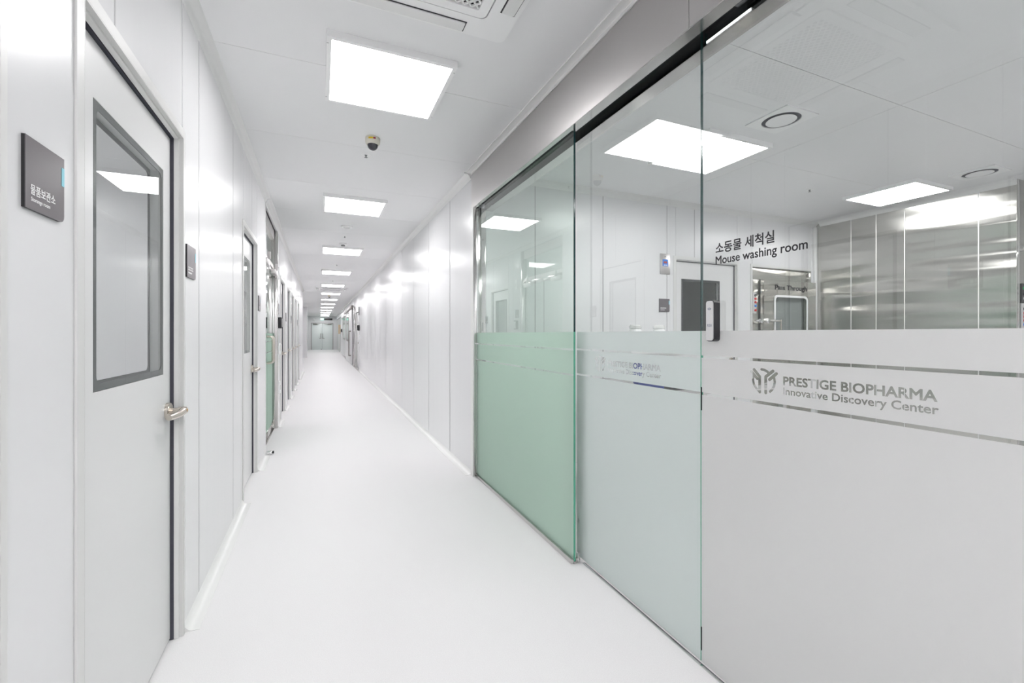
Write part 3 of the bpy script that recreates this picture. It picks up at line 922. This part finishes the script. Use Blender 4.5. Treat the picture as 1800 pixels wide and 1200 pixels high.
# small rubber bumpers on the door edge
for z0, z1 in ((0.055, 0.145), (0.985, 1.075)):
    MB().box(0.0, 0.004, -0.003, 0.0, z0, z1, 'black').build('rubber_bumper', p3)
p4 = glass_panel('glass_panel', XG1, -0.90, 0.015, 'glass', 'glass panel continuing towards the viewer at the right edge')
# floor guide along the sliding panes
mb = MB()
mb.box(XG2 - 0.014, XG2 - 0.005, 0.05, 2.12, 0.0004, 0.004, 'chrome').box(XG2 - 0.005, XG2 + 0.002, 0.05, 2.12, 0.0003, 0.0015, 'gasket').box(XG2 + 0.014, XG2 + 0.026, 0.05, 2.12, 0.0004, 0.004, 'chrome')
mb.build('trim_6', kind='structure')
# hanger carriage seen in the head slot
e = thing('door_carriage', (1.347, 1.0, 2.43), RIGHT, 'dark hanger carriage in the ceiling slot above the sliding glass door', 'door hanger')
MB().box(-0.12, 0.12, -0.012, 0.008, 0.0, 0.027, 'black', 0.002).build('body', e)
MB().box(-0.01, 0.0, -0.015, -0.0122, 0.004, 0.022, 'chrome').build('clip', e)

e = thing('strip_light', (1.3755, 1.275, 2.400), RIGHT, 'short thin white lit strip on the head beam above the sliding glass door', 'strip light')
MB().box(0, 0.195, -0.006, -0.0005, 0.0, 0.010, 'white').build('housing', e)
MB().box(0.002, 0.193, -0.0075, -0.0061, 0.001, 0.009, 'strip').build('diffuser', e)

# ------------------------------------------------------------------ washing room
YB = 3.80
XS = 6.03
mb = MB()
DR = (3.627, 4.579)         # door in the back wall
PT = (4.831, 5.934)         # pass through recess
sb = [1.885, 2.66, 3.50, 3.90]
wall_run(mb, 'x', YB, 1.385, DR[0], 0, H, sb, side=1)
wall_run(mb, 'x', YB, DR[0], DR[1], DH, H, sb, side=1)
wall_run(mb, 'x', YB, DR[1], PT[0], 0, H, [], side=1)
wall_run(mb, 'x', YB, PT[0], PT[1], 2.105, H, [], side=1)
wall_run(mb, 'x', YB, PT[1], XS, 0, H, [], side=1)
mb.box(1.386, DR[0], YB + 0.031, YB + 0.045, 0, H, 'core').box(DR[0], DR[1], YB + 0.031, YB + 0.045, DH, H, 'core')
mb.build('wall_back', kind='structure')
mb = MB()
wall_run(mb, 'y', XS, 1.947, YB, 0, H, [3.373, 3.103, 2.825, 2.215], m='clad', side=1)
mb.box(XS + 0.0301, XS + 0.05, 1.95, YB, 0, H, 'trim')
mb.build('wall_steel', kind='structure')
mb = MB()
mb.box(XS + 0.051, 7.0, 1.947, 1.99, 0, H, 'clad')
mb.build('wall_steel_return', kind='structure')
mb = MB(); mb.box(7.0, 7.06, -1.0, 1.99, 0, H, 'panel'); mb.build('wall_room_side', kind='structure')
mb = MB(); mb.box(1.46, 7.0, -1.02, -0.96, 0, H, 'panel'); mb.build('wall_room_front', kind='structure')
# coves of the room
mb = MB()
cove_ceiling(mb, YB, 1.386, XS, -1, 0.055, 'x')
mb.bm.transform(Matrix.Identity(4))
mb2 = MB()
cove_ceiling(mb2, XS, 1.947, YB - 0.055, -1, 0.055, 'y')
mb2.build('trim_7', kind='structure')
# profile written in (y,z) runs along x
mb.build('trim_8', kind='structure')
MB().box(XS - 0.062, XS - 0.0005, YB - 0.030, YB - 0.0005, 0, H - 0.055, 'trim', 0.008).build('trim_9', kind='structure')

# door in the back wall
vision_door('door_%d' % n, (DR[0], YB, 0), BACK, DR[1] - DR[0], (0.115, 0.71, 1.10, 1.905)); n += 1
MB().box(3.3, 4.8, 5.2, 5.26, 0, H, 'duct').box(3.24, 3.3, YB + 0.05, 5.2, 0, H, 'duct').box(4.76, 4.8, YB + 0.05, 5.2, 0, H, 'duct').build('wall_behind_door', kind='structure')
e = thing('shelf_unit', (3.95, 4.9, 0), BACK, 'grey shelf unit seen dimly through the back wall door window', 'shelf')
for z in (0.4, 0.8, 1.2, 1.45): MB().box(-0.35, 0.3, -0.2, 0.2, z, z + 0.03, 'silver').build('shelf', e)
for x in (-0.35, 0.28): MB().box(x, x + 0.02, -0.2, 0.2, 0, 1.75, 'silver').build('side_frame', e)

# temperature display plate
e = thing('temperature_display', (3.401, YB, 1.935), BACK, 'steel wall plate with small blue digital display left of the back door', 'display')
MB().box(0, 0.136, -0.008, -0.0005, 0, 0.225, 'steel', 0.003).build('plate', e)
MB().box(0.030, 0.108, -0.010, -0.0081, 0.088, 0.162, 'blue').build('blue_bezel', e)
MB().box(0.042, 0.092, -0.0108, -0.0101, 0.118, 0.140, 'screen_red').build('screen', e)
MB().box(0.045, 0.095, -0.0106, -0.0101, 0.095, 0.104, 'white_ink').build('print', e)
MB().lathe([(0.006, 0), (0.004, -0.003)], (0.068, -0.008, 0.192), 'dark', 'y', 12).build('screw', e)
make_sign((3.388, YB, 1.523), BACK, 'dark square sign below the blue display, seen through the glass', g_, None)

# pass through chamber
e = thing('pass_through_chamber', (PT[0], YB, 0), BACK, 'stainless steel pass through cabinet with framed window beside the steel wall', 'pass through')
w = PT[1] - PT[0]
b = MB()
b.box(0.001, w - 0.001, 0.10, 0.14, 0, 2.10, 'clad')
b.box(0.001, 0.004, 0.001, 0.10, 0, 2.10, 'clad').box(w - 0.004, w - 0.001, 0.001, 0.10, 0, 2.10, 'clad').box(0.004, w - 0.004, 0.001, 0.10, 2.096, 2.10, 'clad')
b.box(0.004, w - 0.004, 0.02, 0.10, 1.955, 2.095, 'clad', 0.004)
b.build('body', e)
MB().ring([(-0.03, 0), (w + 0.0, 0), (w + 0.0, 2.134), (-0.03, 2.134)], [(0.002, 0.001), (w - 0.002, 0.001), (w - 0.002, 2.104), (0.002, 2.104)], 'y', -0.006, -0.0005, 'frame').build('surround', e, label='white surround')
MB().box(0.004, 0.136, 0.006, 0.095, 0.02, 1.95, 'clad', 0.003).build('side_panel', e)
X0, X1, Z0, Z1 = 0.139, 1.115, 0.85, 1.947
wx0, wx1, wz0, wz1 = 0.313, 0.949, 0.98, 1.765
dr = MB().ring(round_rect(X0, X1, Z0, Z1, 0.004), round_rect(wx0 + 0.01, wx1 - 0.01, wz0 + 0.01, wz1 - 0.01, 0.05), 'y', -0.055, -0.008, 'clad').build('door', e)
MB().ring(round_rect(wx0, wx1, wz0, wz1, 0.06), round_rect(wx0 + 0.026, wx1 - 0.026, wz0 + 0.026, wz1 - 0.026, 0.045), 'y', -0.062, -0.0552, 'white').build('window_rim', dr, label='white rounded window rim')
MB().box(wx0 + 0.012, wx1 - 0.012, -0.045, -0.040, wz0 + 0.012, wz1 - 0.012, 'glass_door').build('window_pane', dr)
MB().box(wx0 - 0.02, wx1 + 0.02, 0.0, 0.09, wz0 - 0.02, wz1 + 0.02, 'duct').build('chamber_back', e)
text('Pass Through', 'lettering', dr, 0.333, 0.938, 1.812, 1.893, 'ink', 0.0010, -0.0552, 0.030, 'black lettering')
cp = MB().box(-0.001, 0.060, -0.014, -0.0065, 1.53, 1.785, 'silver', 0.002).build('control_panel', e)
for z, m in ((1.752, 'black'), (1.710, 'red'), (1.668, 'red'), (1.624, 'blue'), (1.570, 'red')):
    MB().lathe([(0.014, 0), (0.014, -0.012), (0.010, -0.015)], (0.036, -0.014, z), m, 'y', 20).build('push_button', cp)
hd = MB()
hd.tube([(0.0, -0.07, 1.440), (0.10, -0.075, 1.443), (0.22, -0.08, 1.444), (0.375, -0.09, 1.444)], 0.014, 'chrome')
hd.lathe([(0.028, 0), (0.028, -0.03), (0.02, -0.04)], (0.05, -0.0655, 1.44), 'chrome', 'y').lathe([(0.030, 0), (0.030, -0.035), (0.02, -0.05)], (0.17, -0.055, 1.44), 'chrome', 'y')
hd.build('latch_bar', e)
MB().tube([(0.375, -0.105, 1.458), (0.375, -0.105, 1.20)], 0.010, 'nickel').build('latch_grip', e)
for z in (1.80, 1.20, 0.95):
    MB().box(1.115, 1.135, -0.05, -0.015, z - 0.05, z + 0.05, 'steel', 0.003).build('hinge', e)

# cabinet with buttons on the steel return wall at the right
e = thing('control_cabinet', (XS + 0.06, 1.947, 0), BACK, 'steel wall panel with coloured buttons cut off by the right edge', 'control panel')
MB().box(0.0, 0.28, -0.012, -0.0005, 1.575, 1.76, 'rim', 0.002).build('upper_plate', e)
MB().box(0.0, 0.28, -0.010, -0.0005, 1.30, 1.572, 'silver', 0.002).build('lower_plate', e)
for x, z, m in ((0.03, 1.715, 'green'), (0.09, 1.715, 'green'), (0.03, 1.668, 'black'), (0.09, 1.668, 'black'), (0.04, 1.62, 'white'), (0.10, 1.62, 'red'),
                (0.05, 1.52, 'black'), (0.05, 1.48, 'red'), (0.05, 1.445, 'red'), (0.05, 1.41, 'red'), (0.05, 1.37, 'blue'), (0.05, 1.325, 'red')):
    MB().lathe([(0.014, -0.010), (0.014, -0.022), (0.010, -0.025)], (x, 0, z), m, 'y', 16).build('push_button', e)
MB().lathe([(0.03, 0), (0.03, -0.03)], (0.06, -0.0005, 2.10), 'chrome', 'y').tube([(0.06, -0.04, 2.10), (0.16, -0.05, 2.10)], 0.015, 'chrome').tube([(0.03, -0.035, 2.06), (0.10, -0.06, 2.06)], 0.012, 'chrome').build('latch', e)

# round ceiling diffusers
def make_diffuser():
    r = thing('air_diffuser', (0, 0, H))
    a = 0.155; R0 = 0.118
    sq = []
    cr = []
    n_ = 40
    for i in range(n_):
        t = 2 * PI * i / n_ + PI / 4
        c_, s_ = math.cos(t), math.sin(t)
        k = a / max(abs(c_), abs(s_))
        sq.append((c_ * k, s_ * k)); cr.append((R0 * c_, R0 * s_))
    MB().ring(sq, cr, 'z', -0.009, -0.0005, 'white').build('plate', r)
    MB().lathe([(0.117, -0.001), (0.117, -0.003)], (0, 0, 0), 'gasket', 'z', 40).build('throat', r)
    MB().lathe([(0.090, -0.009), (0.093, -0.012), (0.080, -0.017), (0.04, -0.020), (0.005, -0.021)], (0, 0, 0), 'white', 'z', 40).build('disc', r)
    q = MB()
    for k in range(4):
        t = PI / 4 + k * PI / 2
        q.lathe([(0.003, -0.006), (0.003, -0.0075)], (0.195 * math.cos(t), 0.195 * math.sin(t), 0), 'gasket', 'z', 8)
    q.build('screws', r)
    return r
df = make_diffuser(); df.location = (2.888, 2.05, H)
tag(df, 'round diffuser in a square white plate on the glazed room ceiling, nearest', 'air diffuser', 'round ceiling diffusers')
c = copy_tree(df); c.location = (5.493, 2.01, H)
c['label'] = 'round ceiling diffuser above the steel clad wall at upper right'

# shelf with two jars
e = thing('wall_shelf', (2.84, YB, 1.06), BACK, 'white wall shelf behind the frosted glass carrying two white jars', 'shelf')
MB().box(0, 0.72, -0.22, -0.001, 0.02, 0.05, 'white', 0.003).build('board', e)
MB().box(0, 0.72, -0.20, -0.001, 0.0, 0.0195, 'trim', 0.002).build('rail', e)
def make_jar():
    r = thing('jar', (0, 0, 0))
    MB().lathe([(0.062, 0), (0.064, 0.004), (0.064, 0.20), (0.052, 0.222), (0.050, 0.226)], (0, 0, 0), 'white', 'z', 36).build('body', r)
    prof = [(0.058, 0.2265), (0.061, 0.230), (0.061, 0.252), (0.054, 0.2555), (0.052, 0.258), (0.052, 0.264), (0.048, 0.267)]
    MB().lathe(prof, (0, 0, 0), 'trim', 'z', 36).build('lid', r)
    return r
j = make_jar(); j.location = (2.98, 3.69, 1.1102)
tag(j, 'left of the two white screw-top jars showing above the frosted film', 'jar', 'white jars on the shelf')
c = copy_tree(j); c.location = (3.29, 3.69, 1.1102); c['label'] = 'right of the two white screw-top jars, nearer the back door'

# work table
e = thing('work_table', (2.1, 2.3, 0), 0, 'stainless steel work table behind the frosted middle glass panel', 'table')
MB().box(0, 1.3, 0, 0.9, 0.86, 0.90, 'mirror', 0.004).build('table_top', e)
for x in (0.04, 1.22):
    for y in (0.04, 0.82): MB().box(x, x + 0.04, y, y + 0.04, 0.0005, 0.86, 'steel').build('leg', e)
MB().box(0.05, 1.25, 0.05, 0.85, 0.22, 0.25, 'steel').build('lower_shelf', e)
e = thing('tray', (2.13, 2.34, 0.9005), 0, 'dark tray with blue rim on the steel work table', 'tray')
MB().box(0, 0.34, 0, 0.26, 0, 0.03, 'rim', 0.004).build('body', e)
MB().box(-0.004, 0.0, 0, 0.26, 0.01, 0.04, 'navy').box(0, 0.34, 0.2605, 0.2645, 0.01, 0.04, 'navy').build('rim', e, label='blue rim')
tag(MB().lathe([(0.035, 0), (0.035, 0.16), (0.015, 0.18), (0.015, 0.20)], (2.33, 2.86, 0.9005), 'navy', 'z', 20).build('bottle'), 'dark blue bottle standing on the steel work table', 'bottle')

# ------------------------------------------------------------------ far right wall
dd = vision_door('door_%d' % n, (XR, RD[1], 0), RIGHT, RD[1] - RD[0], None, 2.10, True, hinges=True, latch='right'); n += 1
# post between swing door and sliding door
MB().box(XR - 0.05, XR - 0.0005, 18.45, 18.75, 0, 2.35, 'mirror', 0.004).build('trim_10', kind='structure')
MB().box(XR - 0.06, XR - 0.0055, 16.0, 29.5, 0.0, 0.012, 'steel').build('trim_11', kind='structure')
def wall_phone(y, z, lab):
    e = thing('wall_phone', (XR, y, z), RIGHT, lab, 'phone')
    MB().box(0, 0.10, -0.05, -0.0005, 0, 0.20, 'black', 0.01).build('body', e)
    MB().box(0.02, 0.06, -0.08, -0.0505, 0.01, 0.19, 'black', 0.008).build('handset', e)
wall_phone(16.35, 1.40, 'black wall phone nearest on the far part of the right wall')
wall_phone(29.6, 1.40, 'black wall phone farthest on the right wall near the glass partition')
e = thing('notice_plate', (XR, 16.2, 1.08), RIGHT, 'white card below the nearer wall phone on the far right wall', 'notice')
MB().box(0, 0.12, -0.008, -0.0005, 0, 0.20, 'white', 0.002).build('plate', e)
e = thing('wall_switch', (XR, 16.45, 1.95), RIGHT, 'slim dark unit on the right wall high above the nearer wall phone', 'switch')
MB().box(0, 0.06, -0.03, -0.0005, 0, 0.28, 'duct', 0.004).build('body', e)
e = thing('sliding_door', (XR, 24.3, 0), RIGHT, 'wide white sliding door with long steel handle on the far right wall', 'door')
MB().box(0.0, 4.9, -0.075, -0.030, 0.015, 2.30, 'door', 0.004).build('leaf', e)
MB().box(-0.6, 5.0, -0.10, -0.0305 + 0.028, 2.32, 2.46, 'steel_dark', 0.003).build('top_rail', e)
MB().ring(round_rect(1.2, 3.0, 0.95, 2.28, 0.02), round_rect(1.30, 2.90, 1.03, 2.20, 0.03), 'y', -0.086, -0.0755, 'steel_dark').build('window_frame', e)
MB().box(1.31, 2.89, -0.084, -0.0765, 1.04, 2.19, 'mirror').build('window_pane', e)
MB().tube([(4.45, -0.0755, 0.38), (4.45, -0.15, 0.38), (4.45, -0.15, 1.40), (4.45, -0.0755, 1.40)], 0.035, 'steel_dark').build('pull_handle', e)
MB().box(-0.1, 0.2, -0.095, -0.0755, 0.02, 0.16, 'steel').build('floor_guide', e)
e = thing('wall_window', (XR, 28.4, 0.95), RIGHT, 'steel framed window past the sliding door on the far right wall', 'window')
MB().ring(round_rect(0, 3.0, 0, 1.33, 0.02), round_rect(0.12, 2.88, 0.08, 1.25, 0.03), 'y', -0.03, -0.0005, 'steel_dark').build('frame', e)
MB().box(0.121, 2.879, -0.02, -0.0005, 0.081, 1.249, 'mirror').build('pane', e)
make_sign((XR, 18.4, 1.55), RIGHT, 'dark sign on the right wall beside the sliding door post', g_, None)
make_sign((XR, 25.2, 1.50), RIGHT, 'dark sign on the right wall between the two far windows', g_, None)
# green glass partition near the end
for k, (a, b) in enumerate(((31.95, 33.9), (34.3, 36.2), (36.25, 39.4))):
    e = thing('glass_panel', (XR + 0.02, b, 0), RIGHT, 'green frosted glass panel near the corridor end, %s of three' % ('nearest', 'middle', 'farthest')[k], 'glass panel')
    MB().box(0, b - a, 0, 0.012, 0.03, 2.42, 'glass_green').build('glass_pane', e)
    MB().box(0, b - a, 0.013, 0.0134, 0.03, 1.29, 'film').build('frosted_film', e)
    MB().box(0, 0.05, -0.012, 0.03, 0.0005, 2.45, 'steel').build('post', e)
tag(MB().box(XR - 0.03, XR + 0.0, 34.0, 34.2, 0.02, 1.30, 'white').box(XR - 0.031, XR - 0.001, 34.0, 34.2, 1.301, 1.95, 'orange').build('banner'), 'narrow orange and white upright strip before the far green glass', 'banner')
MB().box(XR + 0.9, XR + 0.96, 31.0, 39.4, 0, H, 'panel').box(XR + 0.1, XR + 0.9, 31.0, 31.06, 0, H, 'panel').build('wall_right_far', kind='structure')
